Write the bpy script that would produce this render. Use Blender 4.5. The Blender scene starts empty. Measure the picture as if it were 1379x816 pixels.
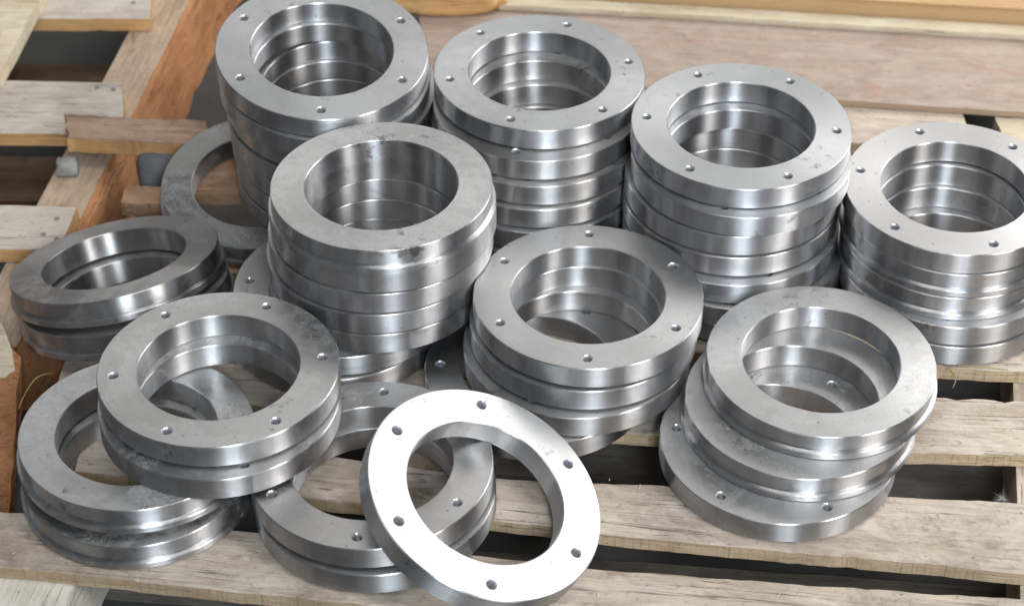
import bpy, bmesh, math, random
from mathutils import Vector, Matrix, Euler, noise
from mathutils.geometry import delaunay_2d_cdt

random.seed(7)
S = bpy.context.scene
COL = S.collection
PI = math.pi
MM = 0.001

# ------------------------------------------------------------------ camera
cam = bpy.data.cameras.new('camera')
cam.sensor_fit = 'HORIZONTAL'
cam.sensor_width = 36.0
cam.lens = 36.0 * 2600.0 / 1379.0
cam.clip_start, cam.clip_end = 0.05, 60
cam.dof.use_dof = True
cam.dof.focus_distance = 2.27
cam.dof.aperture_fstop = 5.0
camo = bpy.data.objects.new('camera', cam)
COL.objects.link(camo)
right = Vector((0.99999427, -0.00217178, -0.00259551))
down = Vector((-0.00338427, -0.64172351, -0.7669286))
fwd = Vector((0.0, 0.76693299, -0.64172719))
m = Matrix((right, -down, -fwd)).transposed().to_4x4()
m.translation = Vector((0, 0, 1.6197))
camo.matrix_world = m
S.camera = camo

# ------------------------------------------------------------------ light of the open shed
S.view_settings.view_transform = 'Standard'
S.view_settings.look = 'None'
S.view_settings.exposure = 0.92
S.view_settings.gamma = 1.0
S.cycles.use_denoising = True
S.cycles.max_bounces = 10
S.cycles.glossy_bounces = 6
S.cycles.sample_clamp_indirect = 6

W = bpy.data.worlds.new('World')
S.world = W
W.use_nodes = True
bg = W.node_tree.nodes['Background']
bg.inputs[0].default_value = (0.93, 0.96, 1.0, 1)
bg.inputs[1].default_value = 0.10


def area(name, loc, target, sx, sy, power, col):
    l = bpy.data.lights.new(name, 'AREA')
    l.shape = 'RECTANGLE'
    l.size, l.size_y = sx, sy
    l.energy = power
    l.color = col
    o = bpy.data.objects.new(name, l)
    COL.objects.link(o)
    o.location = loc
    o.rotation_euler = (Vector(target) - Vector(loc)).to_track_quat('-Z', 'Y').to_euler()
    return o


area('doorway_light', (0.75, -2.3, 2.9), (0.0, 1.9, 0.0), 0.9, 1.9, 82, (0.84, 0.93, 1.0))
area('front_window_light', (2.75, -0.3, 2.5), (0.0, 1.9, 0.0), 0.8, 1.7, 52, (1.0, 0.98, 0.95))
area('side_opening_light', (2.5, 3.7, 2.1), (0.1, 1.6, 0.0), 2.2, 1.6, 44, (1.0, 0.985, 0.96))
area('added_far_fill', (0.2, 7.0, 3.9), (0.1, 1.9, 0.0), 5.5, 2.6, 38, (1.0, 0.98, 0.95))  # added fill that brightens the flat ring faces, not a known opening
area('roof_light', (0.3, 1.6, 4.6), (0.1, 1.8, 0.0), 2.0, 1.4, 30, (1.0, 0.99, 0.97))

# ------------------------------------------------------------------ materials
def nodes(name):
    mt = bpy.data.materials.new(name)
    mt.use_nodes = True
    nt = mt.node_tree
    b = nt.nodes['Principled BSDF']
    return mt, nt, b


def N(nt, t, **kw):
    n = nt.nodes.new(t)
    for k, v in kw.items():
        if k.startswith('i_'):
            key = k[2:]
            n.inputs[int(key) if key.isdigit() else key.replace('_', ' ')].default_value = v
        else:
            setattr(n, k, v)
    return n


def lk(nt, a, b):
    nt.links.new(a, b)


def ramp(nt, src, stops):
    r = N(nt, 'ShaderNodeValToRGB')
    el = r.color_ramp.elements
    while len(el) < len(stops):
        el.new(0.5)
    for e, (p, c) in zip(el, stops):
        e.position = p
        e.color = (c, c, c, 1) if not isinstance(c, tuple) else (*c, 1)
    lk(nt, src, r.inputs[0])
    return r.outputs[0]


def math_(nt, op, a, b=None, clamp=False):
    n = N(nt, 'ShaderNodeMath', operation=op, use_clamp=clamp)
    for i, v in enumerate((a, b)):
        if v is None:
            continue
        if isinstance(v, (int, float)):
            n.inputs[i].default_value = v
        else:
            lk(nt, v, n.inputs[i])
    return n.outputs[0]


def mix(nt, fac, a, b, mode='MIX'):
    n = N(nt, 'ShaderNodeMix', data_type='RGBA', blend_type=mode)
    for i, v in ((0, fac), (6, a), (7, b)):
        if isinstance(v, (int, float)):
            n.inputs[i].default_value = v
        elif isinstance(v, tuple):
            n.inputs[i].default_value = (*v, 1)
        else:
            lk(nt, v, n.inputs[i])
    return n.outputs[2]


def coords(nt, scale=(1, 1, 1)):
    """object coordinates, shifted by a random amount for every object"""
    tc = N(nt, 'ShaderNodeTexCoord')
    oi = N(nt, 'ShaderNodeObjectInfo')
    sh = N(nt, 'ShaderNodeVectorMath', operation='SCALE')
    sh.inputs[0].default_value = (13.1, 7.7, 5.3)
    lk(nt, oi.outputs['Random'], sh.inputs['Scale'])
    ad = N(nt, 'ShaderNodeVectorMath', operation='ADD')
    lk(nt, tc.outputs['Object'], ad.inputs[0])
    lk(nt, sh.outputs[0], ad.inputs[1])
    mp = N(nt, 'ShaderNodeMapping')
    mp.inputs['Scale'].default_value = scale
    lk(nt, ad.outputs[0], mp.inputs[0])
    return mp.outputs[0], oi.outputs['Random'], tc.outputs['Object']


def noise_(nt, vec, scale, detail=4, rough=0.55, dist=0.0):
    n = N(nt, 'ShaderNodeTexNoise')
    n.inputs['Scale'].default_value = scale
    n.inputs['Detail'].default_value = detail
    n.inputs['Roughness'].default_value = rough
    n.inputs['Distortion'].default_value = dist
    lk(nt, vec, n.inputs['Vector'])
    return n.outputs[0]


def steel(name, base, rough, aniso, face):
    mt, nt, b = nodes(name)
    v, rnd, raw = coords(nt)
    # per object dirtiness; the highest values paint in shade
    at = N(nt, 'ShaderNodeAttribute', attribute_type='OBJECT', attribute_name='dust_shade')
    dust_shade = at.outputs['Fac']
    big = noise_(nt, v, 9, 5, 0.6)
    mid = noise_(nt, v, 60, 8, 0.72)
    fine = noise_(nt, v, 380, 5, 0.75)
    # turning grooves: radius for the faces, height for the sides
    sp = N(nt, 'ShaderNodeSeparateXYZ')
    lk(nt, raw, sp.inputs[0])
    if face:
        ln = N(nt, 'ShaderNodeVectorMath', operation='LENGTH')
        cz = N(nt, 'ShaderNodeCombineXYZ')
        lk(nt, sp.outputs[0], cz.inputs[0])
        lk(nt, sp.outputs[1], cz.inputs[1])
        lk(nt, cz.outputs[0], ln.inputs[0])
        rad = ln.outputs['Value']
    else:
        rad = sp.outputs[2]
    gw = N(nt, 'ShaderNodeCombineXYZ')
    lk(nt, math_(nt, 'MULTIPLY', rad, 1.0), gw.inputs[0])
    lk(nt, math_(nt, 'MULTIPLY', rnd, 9.0), gw.inputs[1])
    groove = noise_(nt, gw.outputs[0], 2600, 2, 0.6)
    band = noise_(nt, gw.outputs[0], 260, 3, 0.6)
    col = mix(nt, ramp(nt, big, [(0.3, 0.0), (0.7, 1.0)]), tuple(c * 0.95 for c in base), tuple(min(1, c * 1.03) for c in base))
    tint = N(nt, 'ShaderNodeValToRGB')
    el = tint.color_ramp.elements
    el[0].color = (1.0, 0.985, 0.965, 1)
    el[1].color = (0.965, 0.985, 1.0, 1)
    lk(nt, rnd, tint.inputs[0])
    col = mix(nt, 1.0, col, tint.outputs[0], 'MULTIPLY')
    # slight chatter round the turned surface
    cm = N(nt, 'ShaderNodeMapping')
    cm.inputs['Scale'].default_value = (70, 70, 1.5) if not face else (9, 9, 9)
    lk(nt, v, cm.inputs[0])
    chat = noise_(nt, cm.outputs[0], 1.0, 3, 0.6)
    col = mix(nt, ramp(nt, chat, [(0.35, 0.0), (0.65, 1.0)]), mix(nt, 1.0, col, (0.84, 0.84, 0.85) if not face else (0.95, 0.95, 0.95), 'MULTIPLY'), col)
    rb = ramp(nt, noise_(nt, gw.outputs[0], 620, 3, 0.65), [(0.35, 0.0), (0.65, 1.0)])
    col = mix(nt, rb, mix(nt, 1.0, col, (0.92, 0.92, 0.92), 'MULTIPLY'), col)
    # dark handling stains, rare blots
    ba = N(nt, 'ShaderNodeAttribute', attribute_type='OBJECT', attribute_name='blot')
    blot = ramp(nt, math_(nt, 'ADD', noise_(nt, v, 42, 6, 0.7), ba.outputs['Fac']), [(0.61, 0.0), (0.655, 1.0)])
    blot = math_(nt, 'MULTIPLY', blot, ramp(nt, big, [(0.5, 0.0), (0.62, 1.0)]))
    col = mix(nt, math_(nt, 'MULTIPLY', blot, 0.7), col, (0.09, 0.085, 0.08))
    lk(nt, col, b.inputs['Base Color'])
    dk = N(nt, 'ShaderNodeTexVoronoi', feature='F1')
    dk.inputs['Scale'].default_value = 75
    lk(nt, v, dk.inputs['Vector'])
    ds = N(nt, 'ShaderNodeSeparateColor')
    lk(nt, dk.outputs['Color'], ds.inputs[0])
    dsp = math_(nt, 'MULTIPLY', ramp(nt, math_(nt, 'ADD', dk.outputs['Distance'], math_(nt, 'MULTIPLY', mid, 0.16)), [(0.14, 1.0), (0.20, 0.0)]), math_(nt, 'GREATER_THAN', ds.outputs[1], 0.80 if face else 0.95))
    col = mix(nt, math_(nt, 'MULTIPLY', dsp, 0.7), col, (0.10, 0.095, 0.09))
    patch = ramp(nt, noise_(nt, v, 13, 5, 0.55, 0.6), [(0.50, 0.0), (0.53, 1.0)])
    col = mix(nt, math_(nt, 'MULTIPLY', patch, math_(nt, 'MULTIPLY', dust_shade, 0.55, True)), col, (0.20, 0.195, 0.19))
    # dust film
    dm = math_(nt, 'ADD', math_(nt, 'MULTIPLY', mid, 0.7), math_(nt, 'MULTIPLY', fine, 0.8))
    dm = math_(nt, 'SUBTRACT', math_(nt, 'ADD', dm, math_(nt, 'MULTIPLY', big, 0.35)), 0.92)
    dm = math_(nt, 'ADD', math_(nt, 'MULTIPLY', dm, 2.6), math_(nt, 'SUBTRACT', dust_shade, 0.25))
    dm = math_(nt, 'MULTIPLY', dm, 0.8 if face else 0.2, True)
    dm = math_(nt, 'MULTIPLY', dm, math_(nt, 'SUBTRACT', 1.0, math_(nt, 'MULTIPLY', patch, 0.55)))
    vo = N(nt, 'ShaderNodeTexVoronoi', feature='F1')
    vo.inputs['Scale'].default_value = 190
    lk(nt, v, vo.inputs['Vector'])
    speck = ramp(nt, vo.outputs['Distance'], [(0.07, 1.0), (0.13, 0.0)])
    sr = N(nt, 'ShaderNodeSeparateColor')
    lk(nt, vo.outputs['Color'], sr.inputs[0])
    thr = math_(nt, 'GREATER_THAN', sr.outputs[0], 0.86 if face else 0.965)
    speck = math_(nt, 'MULTIPLY', speck, thr)
    total = math_(nt, 'MAXIMUM', dm, speck)
    dcol = mix(nt, speck, (0.27, 0.255, 0.23), (0.62, 0.6, 0.56))
    dcol = mix(nt, math_(nt, 'MULTIPLY', fine, 0.5), dcol, (0.13, 0.12, 0.11))
    dcol = mix(nt, ramp(nt, dust_shade, [(0.82, 0.0), (0.95, 1.0)]), dcol, (0.085, 0.083, 0.077))  # near-black at the top values: painted shade for the ring under the back stack
    col = mix(nt, total, col, dcol)
    lk(nt, col, b.inputs['Base Color'])
    lk(nt, math_(nt, 'SUBTRACT', 1.0, math_(nt, 'MULTIPLY', total, 0.9)), b.inputs['Metallic'])
    r = math_(nt, 'ADD', rough - 0.06, math_(nt, 'MULTIPLY', band, 0.12))
    r = math_(nt, 'ADD', r, math_(nt, 'MULTIPLY', total, 0.3), True)
    lk(nt, r, b.inputs['Roughness'])
    b.inputs['Anisotropic'].default_value = aniso
    b.inputs['Anisotropic Rotation'].default_value = 0.25
    tg = N(nt, 'ShaderNodeTangent', direction_type='RADIAL', axis='Z')
    lk(nt, tg.outputs[0], b.inputs['Tangent'])
    bp = N(nt, 'ShaderNodeBump')
    bp.inputs['Strength'].default_value = 0.10 if face else 0.03
    bp.inputs['Distance'].default_value = 0.0004
    h = math_(nt, 'ADD', math_(nt, 'MULTIPLY', groove, 0.5), math_(nt, 'MULTIPLY', math_(nt, 'ADD', fine, speck), 0.35))
    lk(nt, h, bp.inputs['Height'])
    lk(nt, bp.outputs[0], b.inputs['Normal'])
    return mt


def wood(name, c1, c2, c3, grain=1.0, stain=0.5, rough=0.8, saw=0.0, bump=0.7, bleach=0.5, crack=0.6):
    mt, nt, b = nodes(name)
    v, rnd, raw = coords(nt)

    def sc(s):
        mp = N(nt, 'ShaderNodeMapping')
        mp.inputs['Scale'].default_value = s
        lk(nt, v, mp.inputs[0])
        return mp.outputs[0]
    g1 = noise_(nt, sc((1.3, 20, 20)), 3.4 * grain, 8, 0.66, 0.9)
    g2 = noise_(nt, sc((5, 105, 105)), 2.6 * grain, 6, 0.72, 0.3)
    g3 = noise_(nt, sc((1.2, 34, 34)), 2.0 * grain, 3, 0.5, 0.3)
    st = noise_(nt, sc((5, 9, 9)), 1.0, 6, 0.66, 0.8)
    bl = noise_(nt, sc((16, 26, 26)), 1.0, 8, 0.75, 0.5)
    sp = noise_(nt, v, 120, 5, 0.7)
    fi = noise_(nt, v, 520, 3, 0.6)
    col = mix(nt, ramp(nt, g1, [(0.32, 0.0), (0.66, 1.0)]), c1, c2)
    col = mix(nt, math_(nt, 'MULTIPLY', ramp(nt, g2, [(0.50, 0.0), (0.66, 1.0)]), 0.34), col, c3)
    pale = math_(nt, 'MULTIPLY', ramp(nt, bl, [(0.44, 0.0), (0.66, 1.0)]), bleach)
    col = mix(nt, pale, col, tuple(min(0.8, c * 1.2 + 0.05) for c in c2))
    col = mix(nt, math_(nt, 'MULTIPLY', ramp(nt, st, [(0.50, 0.0), (0.66, 1.0)]), stain), col, tuple(c * 0.62 for c in c3))
    dark = math_(nt, 'MULTIPLY', ramp(nt, bl, [(0.30, 1.0), (0.40, 0.0)]), stain)
    col = mix(nt, dark, col, tuple(c * 0.45 for c in c3))
    col = mix(nt, math_(nt, 'MULTIPLY', ramp(nt, sp, [(0.58, 0.0), (0.66, 1.0)]), 0.6 * stain), col, tuple(c * 0.4 for c in c3))
    ck = math_(nt, 'MULTIPLY', ramp(nt, math_(nt, 'ABSOLUTE', math_(nt, 'SUBTRACT', g3, 0.5)), [(0.0, 1.0), (0.011, 0.0)]),
               ramp(nt, noise_(nt, sc((4, 12, 12)), 1.3, 3), [(0.46, 0.0), (0.56, 1.0)]))
    col = mix(nt, math_(nt, 'MULTIPLY', ck, crack), col, (0.06, 0.045, 0.035))
    vo = N(nt, 'ShaderNodeTexVoronoi', feature='F1')
    lk(nt, sc((6, 11, 11)), vo.inputs['Vector'])
    knot = ramp(nt, vo.outputs['Distance'], [(0.03, 1.0), (0.085, 0.0)])
    sr = N(nt, 'ShaderNodeSeparateColor')
    lk(nt, vo.outputs['Color'], sr.inputs[0])
    knot = math_(nt, 'MULTIPLY', knot, math_(nt, 'GREATER_THAN', sr.outputs[1], 0.55))
    col = mix(nt, math_(nt, 'MULTIPLY', knot, 0.75), col, (0.07, 0.045, 0.03))
    hue = N(nt, 'ShaderNodeHueSaturation')
    gr = N(nt, 'ShaderNodeAttribute', attribute_type='OBJECT', attribute_name='grime')
    val = math_(nt, 'ADD', 0.86, math_(nt, 'MULTIPLY', rnd, 0.24))
    has = math_(nt, 'GREATER_THAN', gr.outputs['Fac'], 0.01)
    val = math_(nt, 'MULTIPLY', val, math_(nt, 'ADD', math_(nt, 'SUBTRACT', 1.0, has), math_(nt, 'MULTIPLY', has, gr.outputs['Fac'])))
    lk(nt, val, hue.inputs['Value'])
    lk(nt, col, hue.inputs['Color'])
    col = hue.outputs[0]
    h = math_(nt, 'ADD', math_(nt, 'MULTIPLY', g2, 0.9), math_(nt, 'ADD', math_(nt, 'MULTIPLY', g1, 0.5), math_(nt, 'MULTIPLY', fi, 0.4)))
    h = math_(nt, 'SUBTRACT', h, math_(nt, 'MULTIPLY', ck, 0.8))
    if saw:
        sw = noise_(nt, sc((300, 25, 12)), 1.0, 4, 0.6, 0.2)
        col = mix(nt, math_(nt, 'MULTIPLY', ramp(nt, sw, [(0.54, 0.0), (0.66, 1.0)]), saw), col, tuple(c * 0.7 for c in c3))
        h = math_(nt, 'ADD', h, math_(nt, 'MULTIPLY', sw, saw))
    lk(nt, col, b.inputs['Base Color'])
    b.inputs['Roughness'].default_value = rough
    b.inputs['Specular IOR Level'].default_value = 0.2
    bp = N(nt, 'ShaderNodeBump')
    bp.inputs['Strength'].default_value = bump
    bp.inputs['Distance'].default_value = 0.0025
    lk(nt, h, bp.inputs['Height'])
    lk(nt, bp.outputs[0], b.inputs['Normal'])
    return mt


def plain(name, c1, c2, scale, rough=0.8, bump=0.3, detail=6, metallic=0.0, stretch=(1, 1, 1)):
    mt, nt, b = nodes(name)
    v, rnd, raw = coords(nt, stretch)
    n1 = noise_(nt, v, scale, detail, 0.6)
    n2 = noise_(nt, v, scale * 9, 4, 0.6)
    col = mix(nt, ramp(nt, n1, [(0.35, 0.0), (0.65, 1.0)]), c1, c2)
    col = mix(nt, math_(nt, 'MULTIPLY', n2, 0.35), col, tuple(c * 0.6 for c in c1))
    lk(nt, col, b.inputs['Base Color'])
    b.inputs['Roughness'].default_value = rough
    b.inputs['Metallic'].default_value = metallic
    bp = N(nt, 'ShaderNodeBump')
    bp.inputs['Strength'].default_value = bump
    bp.inputs['Distance'].default_value = 0.002
    lk(nt, math_(nt, 'ADD', n1, n2), bp.inputs['Height'])
    lk(nt, bp.outputs[0], b.inputs['Normal'])
    return mt


def add_smears(mt, c, scale, lo, hi, amount):
    nt = mt.node_tree
    b = nt.nodes['Principled BSDF']
    src = b.inputs['Base Color'].links[0].from_socket
    v, rnd, raw = coords(nt, scale)
    s = ramp(nt, noise_(nt, v, 1.0, 7, 0.7, 1.2), [(lo, 0.0), (hi, 1.0)])
    lk(nt, mix(nt, math_(nt, 'MULTIPLY', s, amount), src, c), b.inputs['Base Color'])


STEEL_FACE = steel('turned_steel_face', (0.50, 0.50, 0.505), 0.42, 0.45, True)
STEEL_SIDE = steel('turned_steel_side', (0.60, 0.60, 0.61), 0.36, 1.0, False)
STEEL_HOLE = plain('drilled_hole_steel', (0.56, 0.57, 0.60), (0.48, 0.48, 0.52), 60, 0.3, 0.1, metallic=0.65)
WOOD_GREY = wood('weathered_pallet_wood', (0.42, 0.34, 0.27), (0.58, 0.50, 0.42), (0.27, 0.195, 0.14), stain=0.6, bleach=0.5, crack=0.85)
WOOD_EDGE = wood('sawn_wood_edge', (0.48, 0.35, 0.215), (0.60, 0.47, 0.32), (0.29, 0.18, 0.10), stain=0.25, saw=0.5)
WOOD_FAR = wood('pale_grey_board_wood', (0.44, 0.38, 0.33), (0.54, 0.48, 0.42), (0.30, 0.24, 0.19), stain=0.15)
WOOD_ORANGE = wood('fresh_orange_wood_edge', (0.52, 0.29, 0.12), (0.62, 0.38, 0.17), (0.34, 0.17, 0.07), stain=0.15)
WOOD_ROUGH = wood('rough_red_brown_timber', (0.42, 0.175, 0.07), (0.54, 0.26, 0.12), (0.20, 0.075, 0.03), grain=1.3, stain=0.3, bump=0.9)
WOOD_BROWN = wood('brown_scrap_wood', (0.30, 0.17, 0.10), (0.42, 0.27, 0.17), (0.17, 0.09, 0.05), stain=0.4)
WOOD_STRINGER = wood('stringer_wood', (0.42, 0.30, 0.21), (0.54, 0.42, 0.31), (0.28, 0.18, 0.12), stain=0.25)
WOOD_PALE = wood('pale_new_wood', (0.60, 0.49, 0.34), (0.70, 0.60, 0.46), (0.46, 0.33, 0.18), stain=0.12)
WOOD_WHITE = wood('whitish_block_wood', (0.50, 0.46, 0.40), (0.60, 0.56, 0.50), (0.36, 0.30, 0.23), stain=0.15)
WOOD_BATTEN = wood('grey_brown_batten_wood', (0.31, 0.195, 0.135), (0.40, 0.28, 0.21), (0.19, 0.105, 0.065), stain=0.6)
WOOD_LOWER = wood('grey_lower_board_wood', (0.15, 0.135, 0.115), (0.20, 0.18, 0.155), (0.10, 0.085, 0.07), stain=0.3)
PLY_TOP = wood('plywood_face', (0.33, 0.255, 0.205), (0.40, 0.325, 0.275), (0.29, 0.20, 0.15), grain=0.5, stain=0.22, bump=0.3, bleach=0.45, crack=0.15)
PLY_EDGE = plain('plywood_edge', (0.46, 0.34, 0.24), (0.36, 0.25, 0.17), 30, stretch=(0.3, 3, 30))
CARD = plain('cardboard', (0.50, 0.315, 0.155), (0.54, 0.355, 0.185), 8, 0.8, 0.12, stretch=(0.6, 4, 4))
CONCRETE = plain('dirty_dark_concrete', (0.075, 0.074, 0.071), (0.05, 0.049, 0.047), 5, 0.9, 0.4)
STONE = plain('grey_stone', (0.36, 0.36, 0.34), (0.24, 0.24, 0.23), 60, 0.9, 0.6)
BRICK_GREY = plain('dark_grey_stone', (0.15, 0.155, 0.16), (0.11, 0.11, 0.115), 30, 0.85, 0.5)
STRAW = plain('dry_straw', (0.38, 0.31, 0.11), (0.32, 0.26, 0.09), 40, 0.7, 0.1)
FLUFF = plain('white_fluff', (0.7, 0.7, 0.68), (0.6, 0.6, 0.58), 40, 0.9, 0.1)
PIPE = plain('grey_painted_metal', (0.22, 0.2, 0.18), (0.17, 0.15, 0.13), 12, 0.6, 0.2)
add_smears(PLY_TOP, (0.40, 0.16, 0.10), (9, 16, 9), 0.56, 0.66, 0.35)
add_smears(PLY_TOP, (0.20, 0.17, 0.15), (14, 22, 9), 0.57, 0.68, 0.45)
add_smears(WOOD_GREY, (0.20, 0.14, 0.09), (7, 14, 9), 0.56, 0.64, 0.5)
add_smears(WOOD_GREY, (0.62, 0.56, 0.49), (10, 24, 9), 0.56, 0.66, 0.45)
add_smears(WOOD_FAR, (0.30, 0.17, 0.09), (22, 45, 9), 0.66, 0.71, 0.6)


# ------------------------------------------------------------------ helpers
def link(name, me, mats, parent=None, loc=None, rot=None):
    o = bpy.data.objects.new(name, me)
    for x in mats:
        if x.name not in [q.name for q in me.materials if q]:
            me.materials.append(x)
    COL.objects.link(o)
    if parent:
        o.parent = parent
    if loc is not None:
        o.location = loc
    if rot is not None:
        o.rotation_euler = rot
    return o


def tag(o, label, cat, group=None):
    o['label'] = label
    o['category'] = cat
    if group:
        o['group'] = group
    return o


def empty(name, loc, label, cat, group=None):
    o = bpy.data.objects.new(name, None)
    o.empty_display_size = 0.05
    COL.objects.link(o)
    o.location = loc
    return tag(o, label, cat, group)


def mesh_from(bm, name, smooth=False, sharp=30):
    bmesh.ops.recalc_face_normals(bm, faces=bm.faces[:])
    me = bpy.data.meshes.new(name)
    bm.to_mesh(me)
    bm.free()
    if smooth:
        for p in me.polygons:
            p.use_smooth = True
        me.set_sharp_from_angle(angle=math.radians(sharp))
    return me


# ------------------------------------------------------------------ the steel rings
R_OUT, R_IN, R_BOLT, R_BODY = 0.1400, 0.0938, 0.1207, 0.1359
SEG = 144


def face_with_holes(bm, r_in, r_out, z, holes, hr, mat, up):
    pts, edges, rings = [], [], []

    def loop(cx, cy, r, n, a0=0.0):
        s = len(pts)
        for k in range(n):
            a = a0 + 2 * PI * k / n
            pts.append(Vector((cx + r * math.cos(a), cy + r * math.sin(a))))
        edges.extend((s + k, s + (k + 1) % n) for k in range(n))
        return list(range(s, s + n))
    li, lo = loop(0, 0, r_in, SEG), loop(0, 0, r_out, SEG)
    lh = [loop(R_BOLT * math.cos(a), R_BOLT * math.sin(a), hr, 18) for a in holes]
    vs, es, fs, ov, oe, of = delaunay_2d_cdt(pts, edges, [], 0, 1e-7)
    mp = {}
    vert = [bm.verts.new((p.x, p.y, z)) for p in vs]
    for j, src in enumerate(ov):
        for k in src:
            mp[k] = vert[j]
    for f in fs:
        c = sum((vs[i] for i in f), Vector((0, 0))) / len(f)
        if c.length < r_in * 0.9995 or c.length > r_out:
            continue
        if any((c - Vector((R_BOLT * math.cos(a), R_BOLT * math.sin(a)))).length < hr * 0.98 for a in holes):
            continue
        q = bm.faces.new([vert[i] for i in (f if up else f[::-1])])
        q.material_index = mat
    return [mp[k] for k in li], [mp[k] for k in lo], [[mp[k] for k in l] for l in lh]


def sweep(bm, loop, prof, mat):
    """carry a closed loop of verts (a circle about z) through (r, z) stations"""
    n = len(loop)
    prev = loop
    c = sum((v.co for v in loop), Vector()) / n
    for (r, z) in prof[:-1] if isinstance(prof[-1], list) else prof:
        cur = []
        for v in prev:
            d = Vector((v.co.x - c.x, v.co.y - c.y))
            d.normalize()
            cur.append(bm.verts.new((c.x + d.x * r, c.y + d.y * r, z)))
        for k in range(n):
            q = bm.faces.new((prev[k], prev[(k + 1) % n], cur[(k + 1) % n], cur[k]))
            q.material_index = mat
            q.smooth = True
        prev = cur
    if isinstance(prof[-1], list):
        cur = prof[-1]
        for k in range(n):
            q = bm.faces.new((prev[k], prev[(k + 1) % n], cur[(k + 1) % n], cur[k]))
            q.material_index = mat
            q.smooth = True
    return prev


def ring_mesh(kind):
    """origin at the centre of the top face; the ring hangs below it"""
    bm = bmesh.new()
    holes = [k * PI / 3 for k in range(6)]
    ch = 0.0011
    if kind == 'd':
        t = 0.031
        ti, to, th = face_with_holes(bm, R_IN + ch, R_OUT - ch, 0.0, holes, 0.0066, 0, True)
        bi, bo, _ = face_with_holes(bm, R_IN + ch, 0.1358, -t, [], 0, 0, False)
        sweep(bm, to, [(R_OUT, -ch), (R_OUT, -0.0279), (R_OUT - 0.0008, -0.0287), (0.1370, -0.0289), (0.1366, -0.0292), (0.1363, -t + 0.0005), bo], 1)
        for h in th:
            last = sweep(bm, h, [(0.0061, -0.0005), (0.0052, -0.0022), (0.0051, -0.017), (0.0003, -0.019)], 2)
            q = bm.faces.new(last)
            q.material_index = 2
    else:
        t = 0.032
        ti, to, th = face_with_holes(bm, R_IN + ch, R_BODY - ch, 0.0, [], 0, 0, True)
        bi, bo, _ = face_with_holes(bm, R_IN + ch, R_OUT - ch, -t, [], 0, 0, False)
        sweep(bm, to, [(R_BODY, -ch), (R_BODY, -0.0192), (R_BODY - 0.0012, -0.0200), (R_BODY - 0.0012, -0.0216), (R_BODY + 0.0004, -0.0224),
                       (R_OUT - 0.0011, -0.0228), (R_OUT, -0.0240), (R_OUT, -t + ch), bo], 1)
    sweep(bm, ti, [(R_IN, -ch), (R_IN, -t + ch), bi], 1)
    return mesh_from(bm, 'steel_ring', True, 22)


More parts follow.
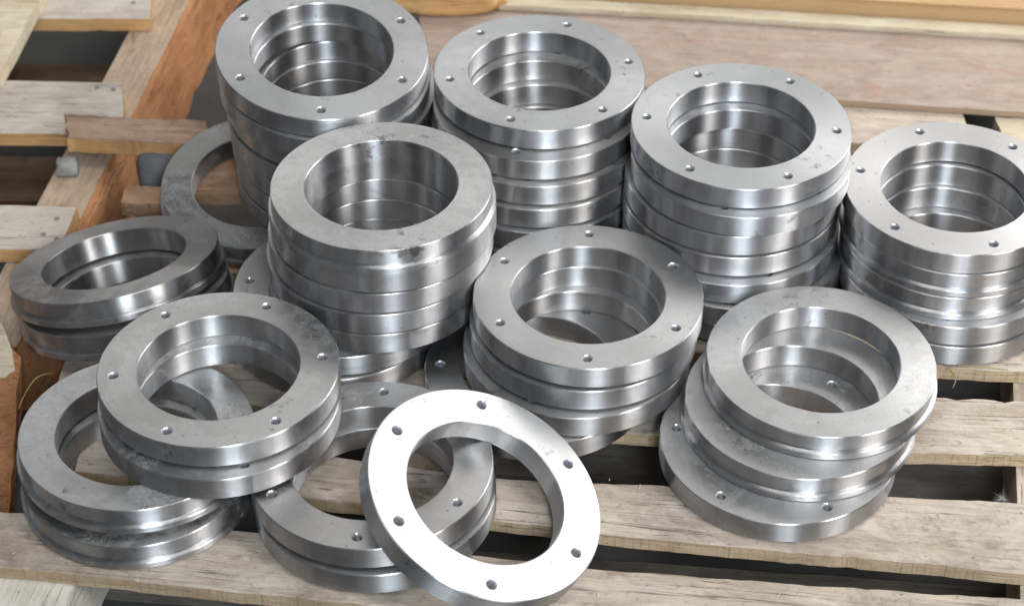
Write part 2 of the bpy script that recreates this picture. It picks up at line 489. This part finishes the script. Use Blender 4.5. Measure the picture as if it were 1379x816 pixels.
RING_MESH = {'d': ring_mesh('d'), 'p': ring_mesh('p')}
RINGS=[
('T1',0,'d',-249,2166,245.0,0.0681,-0.1309,33.5),
('T1',1,'d',-247,2164,213.9,0.0681,-0.1309,12.0),
('T1',2,'d',-241,2173,181.7,0.0262,-0.1117,50.0),
('T1',3,'d',-243,2172,150.6,0.0262,-0.1117,5.0),
('T1',4,'d',-241,2174,119.6,0.0175,-0.1082,31.0),
('T1',5,'d',-239,2175,88.5,0.0087,-0.1082,22.0),
('T1',6,'d',-239,2176,57.5,0.0000,-0.1065,44.0),
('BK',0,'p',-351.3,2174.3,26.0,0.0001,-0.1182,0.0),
('T2',0,'d',37.6,2155.3,217.0,0.0175,0.0000,11.2),
('T2',1,'d',36,2132,186.0,0.0000,0.0000,15.7),
('T2',2,'d',38,2120,155.0,0.0000,0.0000,21.0),
('T2',3,'d',36,2112,124.0,0.0000,0.0000,40.0),
('T2',4,'d',35,2104,93.0,0.0000,0.0000,3.0),
('T2',5,'d',36,2094,62.0,0.0000,0.0000,52.0),
('T2',6,'d',34,2096,31.0,0.0000,0.0000,17.0),
('T3',0,'d',292.5,2030,217.0,0.0070,-0.0070,52.9),
('T3',1,'d',293,2013,186.0,0.0000,0.0000,15.0),
('T3',2,'d',286,2015,155.0,0.0000,0.0000,33.0),
('T3',3,'d',284.5,2012,124.0,0.0000,0.0000,7.0),
('T3',4,'d',284.5,1996,93.0,0.0000,0.0000,48.0),
('T3',5,'d',292.3,1987.0,62.0,0.0000,0.0000,25.0),
('T3',6,'d',295.0,1989.2,31.0,0.0000,0.0000,11.0),
('T4',0,'d',564,1977,157.0,-0.0140,-0.0140,42.5),
('T4',1,'p',563.5,1970,126.0,0.0000,0.0000,0.0),
('T4',2,'p',561,1964,94.0,0.0000,0.0000,0.0),
('T4',3,'d',564,1950,62.0,0.0000,0.0000,20.0),
('T4',4,'d',567,1948,31.0,0.0000,0.0000,36.0),
('M1',0,'p',-159,1903,218.0,0.0017,0.0175,0.0),
('M1',1,'d',-159,1906,186.0,0.0017,0.0087,10.0),
('M1',2,'d',-163,1905,155.0,0.0017,0.0087,25.0),
('M1',3,'d',-167,1903,124.0,0.0017,0.0087,41.0),
('M1',4,'d',-168,1903,93.0,0.0017,0.0087,55.0),
('M1',5,'d',-214.1,1898.4,62.0,0.0000,0.0000,55.4),
('M1',6,'d',-224.7,1892.2,31.0,0.0000,0.0000,30.0),
('M2',0,'d',92.6,1804.7,124.0,0.0087,0.0175,27.6),
('M2',1,'d',87.8,1801.4,93.0,0.0000,0.0070,48.0),
('M2',2,'d',79.5,1789.7,62.0,0.0000,0.0000,3.0),
('M2',3,'d',31.8,1778.8,31.0,0.0000,0.0000,58.6),
('L2',0,'d',-340.4,1670.8,128.0,0.0105,0.0297,8.4),
('L2',1,'d',-340.5,1652.0,97.0,0.0087,0.0227,49.9),
('C',0,'d',-162.0,1580.2,62.0,-0.0035,0.0227,25.9),
('C',1,'d',-158.9,1573.2,31.0,0.0000,0.0000,0.0),
('B3',0,'p',367.2,1717.8,95.0,0.0030,0.0010,0.0),
('B3',1,'p',340.9,1683,63.0,0.0000,0.0000,0.0),
('B3',2,'d',314.6,1648.1,31.0,0.0000,0.0000,51.1),
('LB',0,'p',-436.0,1626.6,69.0,0.0300,0.0400,0.0),
('LB',1,'p',-435.7,1610.9,32.0,0.0000,0.0000,0.0),
('F',0,'d',-29.3,1515.9,77.8,0.3948,-0.1545,36.6),
('L1',0,'p',-515.0,1955.4,62.0,-0.1505,0.2616,0.0),
('L1',1,'p',-502,1932,30.9,-0.1505,0.2442,0.0),
]

ORD = ['topmost', 'second from top', 'third from top', 'fourth from top', 'fifth from top', 'sixth from top', 'lowest']
STACKS = {
    'T1': 'the back left stack beside the orange timber',
    'T2': 'the tall back stack second from left',
    'T3': 'the tall back stack before the plywood',
    'T4': 'the rightmost stack at the picture edge',
    'M1': 'the tall middle stack with undrilled top',
    'M2': 'the short stack behind the bright ring',
    'L2': 'the pair bridging the two low front left piles',
    'C': 'the pair that props up the bright leaning ring',
    'B3': 'the slumped right front stack of three',
    'LB': 'the low pile at the bottom left corner of the pallet',
    'L1': 'the tilted dusty pair by the left pallet',
}
GROUP = 'machined steel rings stacked on the pallet'
DUST_SHADE = {'T1': .22, 'T2': .25, 'T3': .12, 'T4': .05, 'M1': .34, 'M2': .12, 'L2': .42, 'C': .18, 'B3': .32, 'LB': .48, 'L1': .42, 'BK': 1.0, 'F': .0}  # BK at full value: shade from the stack above, painted into its colour
SPECIAL = {
    ('F', 0): 'bright clean steel ring leaning at a slant with six holes facing up',
    ('BK', 0): 'dull grey undrilled steel ring darkened with painted shade under the back left stack',
    ('M1', 5): 'drilled ring jutting out left low in the tall middle stack with undrilled top',
    ('M1', 0): 'undrilled steel ring with dark blots topping the tall middle stack',
    ('M2', 3): 'drilled steel ring jutting out left at the foot of the short centre stack',
    ('B3', 0): 'undrilled lipped steel ring on top of the slumped right front stack',
    ('B3', 1): 'undrilled lipped steel ring in the middle of the slumped right front stack',
    ('B3', 2): 'drilled steel ring on the boards under the slumped right front stack',
    ('L2', 0): 'drilled dusty ring, upper one of the pair bridging the two low front left piles',
    ('L2', 1): 'drilled dusty ring, lower one of the pair bridging the two low front left piles',
    ('C', 0): 'drilled ring, upper one of the pair that props up the bright leaning ring',
    ('C', 1): 'steel ring, lower one of the pair that props up the bright leaning ring',
    ('LB', 0): 'dusty undrilled lipped ring, upper one of the bottom left corner pile',
    ('LB', 1): 'dusty undrilled lipped ring, lower one of the bottom left corner pile',
    ('L1', 0): 'dusty undrilled lipped ring, upper one of the tilted pair by the left pallet',
    ('L1', 1): 'dusty undrilled lipped ring, lower one of the tilted pair by the left pallet',
}
rr = random.Random(3)
ring_root = None
for st, i, kind, x, y, z, tx, ty, ph in RINGS:
    me = RING_MESH[kind]
    if not me.materials:
        for q in (STEEL_FACE, STEEL_SIDE, STEEL_HOLE):
            me.materials.append(q)
    o = bpy.data.objects.new('steel_ring', me)
    COL.objects.link(o)
    n = Vector((math.tan(tx), math.tan(ty), 1)).normalized()
    a = Vector((0, 1, 0)).cross(n).normalized()
    b = n.cross(a)
    mt = Matrix((a, b, n)).transposed().to_4x4() @ Matrix.Rotation(math.radians(ph), 4, 'Z')
    mt.translation = Vector((x, y, z)) * MM
    o.matrix_world = mt
    o['dust_shade'] = max(0.0, DUST_SHADE[st] + rr.uniform(-.06, .06))
    o['blot'] = {('M1', 0): .055, ('LB', 0): .03, ('L2', 0): .03, ('B3', 0): .03, ('B3', 1): .02, ('L1', 0): .02}.get((st, i), 0.0)
    if (st, i) in SPECIAL:
        lab = SPECIAL[(st, i)]
    else:
        nst = sum(1 for q in RINGS if q[0] == st)
        word = 'lowest' if i == nst - 1 else ORD[i]
        face = 'drilled' if kind == 'd' else 'undrilled lipped'
        lab = '%s ring, %s in %s' % (face, word, STACKS[st])
    tag(o, lab, 'ring', GROUP)


# ------------------------------------------------------------------ wood
def plank(name, front, back, ztop, thick, mats, parent=None, seed=0, rough=1.0, seg=34, zfun=None, chip=1.0):
    """front/back: polylines (x, y) in mm from left to right; makes a worn board with its own axis along its length"""
    rn = random.Random(seed)
    f0, f1, b0, b1 = [Vector(p) for p in (front[0], front[-1], back[0], back[-1])]
    ax = ((f1 + b1) - (f0 + b0)).normalized()
    ang = math.atan2(ax.y, ax.x)
    cen = (f0 + f1 + b0 + b1) / 4

    def at(pl, t):
        pl = [Vector(p) for p in pl]
        x = pl[0].x + (pl[-1].x - pl[0].x) * t
        for p, q in zip(pl, pl[1:]):
            if x <= q.x + 1e-6 or q is pl[-1]:
                s = (x - p.x) / max(1e-6, q.x - p.x)
                return p + (q - p) * s
        return pl[-1]
    bm = bmesh.new()
    M_ = 6
    ca, sa = math.cos(-ang), math.sin(-ang)
    top, bot = [], []
    for i in range(seg + 1):
        t = i / seg
        a, b = at(front, t), at(back, t)
        ja = (noise.noise(Vector((a.x * .014, seed * 3.1, 0))) * 2.2 + noise.noise(Vector((a.x * .05, seed * 5.1, 4))) * 1.2) * rough
        jb = (noise.noise(Vector((a.x * .014, seed * 3.1, 9))) * 2.2 + noise.noise(Vector((a.x * .05, seed * 5.1, 7))) * 1.2) * rough
        ja += rn.uniform(-.45, .45) * rough
        jb += rn.uniform(-.45, .45) * rough
        if rn.random() < .035 * chip:
            jb -= rn.uniform(1.5, 4.5)
        if rn.random() < .03 * chip:
            ja += rn.uniform(1, 3)
        d = (b - a).normalized()
        a, b = a + d * ja, b + d * jb
        if i in (0, seg):
            pass
        tr, br = [], []
        for j in range(M_ + 1):
            s = (0, .018, .25, .5, .75, .982, 1)[j]
            p = a + (b - a) * s
            e = 0
            if i == 0:
                e = -ax * (rn.uniform(0, 3) * rough)
                p = p - e
            if i == seg:
                p = p - ax * (rn.uniform(0, 3) * rough)
            q = p - cen
            lx, ly = q.x * ca - q.y * sa, q.x * sa + q.y * ca
            zz = noise.noise(Vector((lx * .01, ly * .03, seed))) * .5 * rough - .5 * rough
            if j in (0, M_):
                zz -= 1.6
            if zfun:
                zz += zfun(p.x, p.y)
            tr.append(bm.verts.new((lx * MM, ly * MM, zz * MM)))
            zb = -thick + (1.0 if j in (0, M_) else 0) + (zfun(p.x, p.y) if zfun else 0)
            br.append(bm.verts.new((lx * MM, ly * MM, zb * MM)))
        top.append(tr)
        bot.append(br)
    for i in range(seg):
        for j in range(M_):
            bm.faces.new((top[i][j], top[i + 1][j], top[i + 1][j + 1], top[i][j + 1])).material_index = 0
            bm.faces.new((bot[i][j], bot[i][j + 1], bot[i + 1][j + 1], bot[i + 1][j])).material_index = 0
        bm.faces.new((top[i][0], bot[i][0], bot[i + 1][0], top[i + 1][0])).material_index = 1
        bm.faces.new((top[i][M_], top[i + 1][M_], bot[i + 1][M_], bot[i][M_])).material_index = 1
    for j in range(M_):
        bm.faces.new((top[0][j], top[0][j + 1], bot[0][j + 1], bot[0][j])).material_index = 1
        bm.faces.new((top[seg][j], bot[seg][j], bot[seg][j + 1], top[seg][j + 1])).material_index = 1
    me = mesh_from(bm, name, True, 28)
    o = link(name, me, mats)
    o.location = (cen.x * MM, cen.y * MM, ztop * MM)
    o.rotation_euler = (0, 0, ang)
    if parent:
        o.parent = parent
        o.location = Vector(o.location) - Vector(parent.location)
    return o


def nail(parent, x, y, z):
    bm = bmesh.new()
    bmesh.ops.create_cone(bm, cap_ends=True, segments=10, radius1=.0042, radius2=.0036, depth=.0014)
    o = link('nail', mesh_from(bm, 'nail'), [PIPE], parent)
    o.location = Vector((x * MM, y * MM, z * MM + .0004)) - Vector(parent.location)
    return o


# main pallet -----------------------------------------------------
pal = empty('wooden_pallet', (0.05, 1.75, -0.14), 'weathered grey brown wooden pallet carrying all the steel rings', 'pallet')
GE = [WOOD_GREY, WOOD_EDGE]
plank('board', [(-760, 1505), (-577, 1479), (-285, 1437), (140, 1374), (760, 1300)],
      [(-760, 1584), (-595, 1564), (-306, 1532), (141, 1466), (558, 1425), (760, 1402)], 0, 21, GE, pal, 11, seg=120)['grime'] = 0.74
plank('board', [(-520, 1630), (-252, 1584), (-171, 1573), (8, 1543), (144, 1519), (552, 1466), (760, 1440)],
      [(-520, 1712), (-195, 1648), (0, 1612), (148, 1604), (556, 1575), (760, 1556)], 0, 21, GE, pal, 12, seg=112)['grime'] = 0.9
plank('board', [(-567, 1771), (144, 1689), (469, 1656), (611, 1651), (760, 1640)],
      [(-567, 1843), (144, 1791), (526, 1754), (760, 1738)], 0, 21, GE, pal, 13, seg=112)
plank('board', [(-330, 1893), (537, 1808), (760, 1790)],
      [(-330, 1990), (537, 1903), (760, 1884)], 0, 21, GE, pal, 14, seg=88)
plank('board', [(-190, 2058), (600, 1976), (760, 1960)],
      [(-190, 2150), (600, 2066), (760, 2050)], 0, 21, GE, pal, 15, seg=80)
plank('board', [(-90, 2212), (600, 2136), (760, 2118)],
      [(-90, 2300), (600, 2220), (760, 2202)], 0, 21, GE, pal, 16, seg=72)
plank('board', [(-250, 2390), (600, 2284), (668, 2277)],
      [(-250, 2500), (600, 2398), (668, 2390)], 0, 21, GE, pal, 17, seg=88)
plank('board', [(712, 2300), (860, 2280)], [(712, 2362), (860, 2350)], 0, 24, [WOOD_PALE, WOOD_PALE], pal, 18, rough=2.5, seg=14)


def stringer(x0, y0, x1, y1, w, ztop, h, mats, parent, seed, name='stringer', slope=0.0):
    """runs away from the viewer; slope widens its right face towards the bottom"""
    L = math.hypot(x1 - x0, y1 - y0)
    ang = math.atan2(y1 - y0, x1 - x0)
    bm = bmesh.new()
    n = 60
    rows = []
    for i in range(n + 1):
        x = L * i / n
        j = lambda k, s=1.0: (noise.noise(Vector((i * .22, k * 7.3, seed))) + .5 * noise.noise(Vector((i * .8, k * 5.1, seed)))) * s
        prof = [(0, 0), (-w + j(1, 2), 0)]
        rg = 2.4 if slope else 1.0
        right_ = [(-w - slope * .3 + j(2, 3) * rg, -h * .10 + j(5, 2)), (-w - slope * .55 + j(6, 3.5) * rg, -h * .3 + j(7, 4)), (-w - slope * .8 + j(3, 3.5) * rg, -h * .6 + j(8, 4)), (-w - slope + j(4, 4) * rg, -h)]
        prof += right_ + [(0, -h)]
        rows.append([bm.verts.new((x * MM, p[0] * MM, p[1] * MM)) for p in prof])
    k = len(rows[0])
    for i in range(n):
        for q in range(k):
            f = bm.faces.new((rows[i][q], rows[i][(q + 1) % k], rows[i + 1][(q + 1) % k], rows[i + 1][q]))
            f.material_index = 0 if q == 0 else 1
    bm.faces.new(rows[0]).material_index = 1
    bm.faces.new(rows[-1]).material_index = 1
    o = link(name, mesh_from(bm, name, True, 35), mats, parent)
    o.location = Vector((x0 * MM, y0 * MM, ztop * MM)) - Vector(parent.location)
    o.rotation_euler = (0, 0, ang)
    return o


SW = [WOOD_STRINGER, WOOD_STRINGER]
stringer(548, 1330, 738, 2400, 92, -21.5, 92, [WOOD_GREY, WOOD_STRINGER], pal, 21)
stringer(-180, 1400, -10, 2400, 76, -21.5, 92, SW, pal, 22)
stringer(-598, 1415, -520, 1850, 92, -21.5, 92, [WOOD_WHITE, WOOD_WHITE], pal, 23)
LW = [WOOD_LOWER, WOOD_LOWER]
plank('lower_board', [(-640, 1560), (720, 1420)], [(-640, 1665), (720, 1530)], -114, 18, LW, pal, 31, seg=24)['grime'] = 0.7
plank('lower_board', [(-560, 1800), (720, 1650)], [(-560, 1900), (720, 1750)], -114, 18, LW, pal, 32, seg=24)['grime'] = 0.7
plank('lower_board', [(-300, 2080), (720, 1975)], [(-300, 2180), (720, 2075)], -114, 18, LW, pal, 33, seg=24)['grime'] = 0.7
for x, y in ((598, 1350), (603, 1388), (612, 1500), (618, 1545), (640, 1690), (650, 1722), (655, 1835), (662, 1862)):
    nail(pal, x, y, -.6)

# left pallet -----------------------------------------------------
pl2 = empty('wooden_pallet', (-0.70, 2.35, -0.14), 'empty pallet with pale boards on a rough orange timber at the left', 'pallet')
FE = [WOOD_FAR, WOOD_ORANGE]
plank('board', [(-1000, 2060), (-613, 2053)], [(-1000, 2168), (-604, 2148)], 0, 25, FE, pl2, 41, rough=.7, seg=20)
plank('board', [(-1000, 2336), (-566, 2324)], [(-1000, 2480), (-589, 2460)], 0, 25, FE, pl2, 42, rough=.7, seg=20)
plank('board', [(-1000, 2648), (-572, 2643)], [(-1000, 2790), (-590, 2786)], 0, 25, FE, pl2, 43, rough=.7, seg=20)
stringer(-712, 1890, -562, 3000, 70, -26, 112, [WOOD_STRINGER, WOOD_ROUGH], pl2, 44, slope=26)
stringer(-1020, 1890, -940, 3000, 70, -26, 112, SW, pl2, 45)
plank('lower_board', [(-1050, 2628), (-520, 2613)], [(-1050, 2700), (-520, 2685)], -116, 18, [WOOD_BROWN, WOOD_BROWN], pl2, 46, seg=16)['grime'] = 0.45
plank('lower_board', [(-1050, 2325), (-560, 2315)], [(-1050, 2440), (-560, 2428)], -116, 18, [WOOD_BROWN, WOOD_BROWN], pl2, 47, seg=16)['grime'] = 0.45
for x, y in ((-628, 2120), (-640, 2085), (-600, 2440), (-625, 2445), (-607, 2690), (-620, 2075)):
    nail(pl2, x, y, -.4)

# loose timber ----------------------------------------------------
o = plank('scrap_batten', [(-640, 2277), (-440, 2262)], [(-657, 2338), (-440, 2318)], 27, 26.5, [WOOD_BATTEN, WOOD_ORANGE], None, 51, rough=2.6, seg=30)
tag(o, 'short brown wooden batten lying across the left pallet timber', 'batten')
o = plank('loose_plank', [(-452, 2190), (-150, 2176)], [(-452, 2292), (-150, 2284)], -4, 22, [WOOD_BROWN, WOOD_BROWN], None, 52, rough=1.2, seg=20,
          zfun=lambda x, y: (y - 2190) * .118 - 3.2)
tag(o, 'reddish brown plank under the dull undrilled ring at the back left', 'plank')
o = plank('loose_plank', [(-500, 2040), (-200, 2025)], [(-505, 2108), (-200, 2098)], -26, 22, [WOOD_BROWN, WOOD_BROWN], None, 53, rough=1.2, seg=18)
tag(o, 'dark plank below the front edge of the dull undrilled ring', 'plank')


o = plank('wood_stub', [(-556, 2182), (-470, 2180)], [(-556, 2226), (-470, 2224)], -20, 24, [WOOD_BROWN, WOOD_BROWN], None, 54, rough=2.5, seg=10)
tag(o, 'rough brown wood stub left of the dull undrilled ring', 'wood')


def lump(name, loc, size, mat, seed, label, cat, sub=3, amp=.3, freq=1.3, rot=0.0):
    bm = bmesh.new()
    bmesh.ops.create_icosphere(bm, subdivisions=sub, radius=1)
    for v in bm.verts:
        p = v.co.normalized()
        k = 1 + amp * noise.noise(p * freq + Vector((seed, 0, 0))) + amp * .4 * noise.noise(p * freq * 3 + Vector((0, seed, 0)))
        c = Vector([max(-.86, min(.86, q)) for q in p * k * 1.05])
        v.co = Vector((c.x * size[0], c.y * size[1], c.z * size[2])) * MM
    o = link(name, mesh_from(bm, name, True, 40), [mat], None, Vector(loc) * MM, (0, 0, rot))
    return tag(o, label, cat)


lump('pebble', (-640, 2262, -14), (18, 15, 14), STONE, 3, 'small pale grey stone on the left pallet timber', 'stone', amp=.4)
lump('stone_block', (-512, 2272, -34), (34, 40, 46), BRICK_GREY, 8, 'dark grey stone block beside the orange timber and dull ring', 'stone', amp=.12, rot=.3)
lump('split_log', (-112, 2662, 46), (122, 50, 40), WOOD_ORANGE, 5, 'orange brown rounded piece of split wood at the top edge', 'log', sub=4, amp=.28, freq=1.1, rot=.04)

# leaning broken beam at the left edge
bm = bmesh.new()
rows = []
for i in range(13):
    t = i / 12
    y = 1880 - t * 225
    z = 14 - t * 150
    j = lambda k, s: noise.noise(Vector((i * .6, k * 3.7, 2.2))) * s
    if i == 0:
        prof = [(-760, y - 10, z), (-656, y + 8, z - 2), (-634, y - 40, z - 6), (-630, y - 58, z - 40), (-760, y - 50, z - 46)]
    else:
        prof = [(-760, y, z), (-648 + j(1, 5), y + 6, z), (-626 + j(2, 6), y - 22, z - 8), (-625 + j(3, 5), y - 60, z - 62), (-760, y - 66, z - 66)]
    rows.append([bm.verts.new(Vector(p) * MM) for p in prof])
for i in range(12):
    for k in range(5):
        bm.faces.new((rows[i][k], rows[i][(k + 1) % 5], rows[i + 1][(k + 1) % 5], rows[i + 1][k])).material_index = 0
bm.faces.new(rows[0]).material_index = 1
bm.faces.new(rows[-1]).material_index = 1
o = link('broken_beam', mesh_from(bm, 'broken_beam', True, 35), [WOOD_ROUGH, WOOD_PALE])
o['grime'] = 0.72
tag(o, 'broken reddish beam leaning at the left edge below the tilted pair', 'beam')

# plank lying over the left pallet, top left corner
o = plank('loose_plank', [(-1000, 2434), (-767, 2440)], [(-1000, 2760), (-738, 2760)], 26, 25, [WOOD_PALE, WOOD_PALE], None, 61, rough=.8, seg=14)
tag(o, 'pale wide plank laid over the left pallet at the top left corner', 'plank')
bm = bmesh.new()
bmesh.ops.create_cone(bm, cap_ends=True, segments=40, radius1=.045, radius2=.045, depth=.12)
bmesh.ops.bevel(bm, geom=[e for e in bm.edges if len(e.link_faces) == 2 and e.calc_face_angle() > 1], offset=.003, segments=2, affect='EDGES')
o = link('metal_pipe', mesh_from(bm, 'metal_pipe', True, 30), [PIPE], None, (-0.833, 2.545, 0.0865))
tag(o, 'grey brown upright pipe end standing on the pale corner plank', 'pipe')

# plywood ---------------------------------------------------------
o = plank('plywood_sheet', [(-128, 2462), (485, 2388), (760, 2353), (900, 2335)], [(-150, 2668), (500, 2640), (900, 2600)], 13, 12.5, [PLY_TOP, PLY_EDGE], None, 71, rough=.5, seg=40, chip=.3)
tag(o, 'grey pink weathered plywood sheet behind the stacks', 'plywood')
o = plank('wood_strip', [(-20, 2640), (155, 2623), (305, 2605), (794, 2545), (900, 2532)], [(-20, 2668), (155, 2650), (305, 2634), (794, 2574), (900, 2561)], 24, 10.5, [WOOD_PALE, WOOD_PALE], None, 72, rough=.6, seg=40)
tag(o, 'pale wooden strip along the back edge of the plywood', 'strip')

# cardboard box ---------------------------------------------------
box = empty('cardboard_box', (0.55, 2.72, 0.013), 'tan cardboard box lying behind the plywood at top right', 'box')


def slab(name, pts, z0, z1, mat, parent, bev=.0012):
    bm = bmesh.new()
    lo = [bm.verts.new((x * MM, y * MM, z0 * MM)) for x, y in pts]
    hi = [bm.verts.new((x * MM, y * MM, z1 * MM)) for x, y in pts]
    n = len(pts)
    bm.faces.new(lo[::-1])
    bm.faces.new(hi)
    for k in range(n):
        bm.faces.new((lo[k], lo[(k + 1) % n], hi[(k + 1) % n], hi[k]))
    bmesh.ops.bevel(bm, geom=bm.edges[:], offset=bev, segments=2, affect='EDGES')
    o = link(name, mesh_from(bm, name, True, 40), [mat], parent)
    if parent:
        o.location = -Vector(parent.location)
    return o


slab('body', [(90, 2664), (900, 2566), (940, 2860), (125, 2958)], 14, 44, CARD, box, .003)
slab('flap', [(86, 2667), (902, 2569), (930, 2780), (112, 2878)], 44.5, 48, CARD, box, .001)

# small litter ----------------------------------------------------
def strand(name, pts, r, mat, label, cat, group=None):
    bm = bmesh.new()
    P = [Vector(p) * MM for p in pts]
    fine = []
    for k in range(len(P) - 1):
        p0, p1, p2, p3 = P[max(0, k - 1)], P[k], P[k + 1], P[min(len(P) - 1, k + 2)]
        for s in range(5):
            t = s / 5
            fine.append(.5 * ((2 * p1) + (p2 - p0) * t + (2 * p0 - 5 * p1 + 4 * p2 - p3) * t * t + (3 * p1 - p0 - 3 * p2 + p3) * t ** 3))
    fine.append(P[-1])
    prev = None
    for k, p in enumerate(fine):
        d = (fine[min(k + 1, len(fine) - 1)] - fine[max(k - 1, 0)]).normalized()
        u = d.orthogonal().normalized()
        w = d.cross(u)
        rk = r * (1 - .5 * k / len(fine))
        cur = [bm.verts.new(p + (u * math.cos(q * PI / 3) + w * math.sin(q * PI / 3)) * rk) for q in range(6)]
        if prev:
            for q in range(6):
                bm.faces.new((prev[q], prev[(q + 1) % 6], cur[(q + 1) % 6], cur[q]))
        prev = cur
    o = link(name, mesh_from(bm, name, True, 60), [mat])
    return tag(o, label, cat, group)


strand('straw', [(-577, 1799, 2), (-590, 1785, 9), (-602, 1770, 1), (-612, 1752, -14)], .0012, STRAW, 'yellow straw hanging by the left end of a board under the tilted pair', 'straw')
strand('straw', [(560, 1808, 1), (590, 1803, 3), (622, 1801, 1)], .0010, STRAW, 'thin straw along the board edge beside the rightmost stack', 'straw')
strand('straw', [(548, 1806, 0), (556, 1795, -6), (552, 1786, -16)], .0009, STRAW, 'short splinter hanging off the board edge left of the thin straw', 'straw')
bm = bmesh.new()
rn = random.Random(5)
for k in range(40):
    d = Vector((rn.gauss(0, 1), rn.gauss(0, 1), rn.gauss(0, 1))).normalized()
    s = d.orthogonal().normalized() * .00025
    L = rn.uniform(.008, .02)
    a, b_, c = bm.verts.new(d * .001 + s), bm.verts.new(d * .001 - s), bm.verts.new(d * L + Vector((0, 0, -.002)))
    e = bm.verts.new(d * .001 + d.cross(s) )
    bm.faces.new((a, b_, c))
    bm.faces.new((b_, e, c))
    bm.faces.new((e, a, c))
o = link('fluff_tuft', mesh_from(bm, 'fluff_tuft'), [FLUFF], None, (0.583, 1.612, -0.035))
tag(o, 'white feathery fluff tuft caught on the timber between two right boards', 'fluff')

# loose splinters and crumbs lying on the boards: nobody could count them
bm = bmesh.new()
rn = random.Random(21)
RC = [(q[3], q[4]) for q in RINGS if q[5] < 80]
LINES = [((-600, 1522, 700, 1355), 34), ((-430, 1660, 700, 1505), 26), ((-560, 1795, 700, 1690), 34), ((-300, 1935, 700, 1838), 34), ((-150, 2560, 760, 2460), 70), ((-900, 2400, -600, 2392), 45), ((-900, 2105, -640, 2098), 35)]
made = 0
while made < 330:
    (xa, ya, xb, yb), hw = rn.choice(LINES)
    t = rn.random()
    x, y = xa + (xb - xa) * t, ya + (yb - ya) * t + rn.uniform(-hw, hw)
    if any((x - q[0]) ** 2 + (y - q[1]) ** 2 < 146 ** 2 for q in RC):
        continue
    made += 1
    zt = 13.4 if hw == 70 else 0.2
    L = rn.choice((1.2, 1.6, 2, 2.5, 3, 5, 8)) * rn.uniform(.6, 1.1)
    wd = rn.uniform(.5, 1.1)
    a = rn.uniform(0, PI)
    u, w = Vector((math.cos(a), math.sin(a), rn.uniform(-.05, .12))) * L * .5, Vector((-math.sin(a), math.cos(a), 0)) * wd
    c = Vector((x, y, zt + .5))
    q = [bm.verts.new((c + p) * MM) for p in (-u - w, u - w * .3, u + w * .3, -u + w, Vector((0, 0, rn.uniform(.5, 1.0))))]
    for f in ((0, 1, 4), (1, 2, 4), (2, 3, 4), (3, 0, 4), (3, 2, 1, 0)):
        bm.faces.new([q[k] for k in f])
o = link('wood_crumbs', mesh_from(bm, 'wood_crumbs'), [WOOD_PALE])
o['kind'] = 'stuff'
o['label'] = 'pale wood splinters and crumbs scattered over the boards'

# ground ----------------------------------------------------------
bm = bmesh.new()
n = 24
g = [[bm.verts.new((-6 + 12 * i / n, -5 + 14 * j / n, -.14)) for j in range(n + 1)] for i in range(n + 1)]
for i in range(n):
    for j in range(n):
        bm.faces.new((g[i][j], g[i + 1][j], g[i + 1][j + 1], g[i][j + 1]))
o = link('floor', mesh_from(bm, 'floor'), [CONCRETE])
o['kind'] = 'structure'
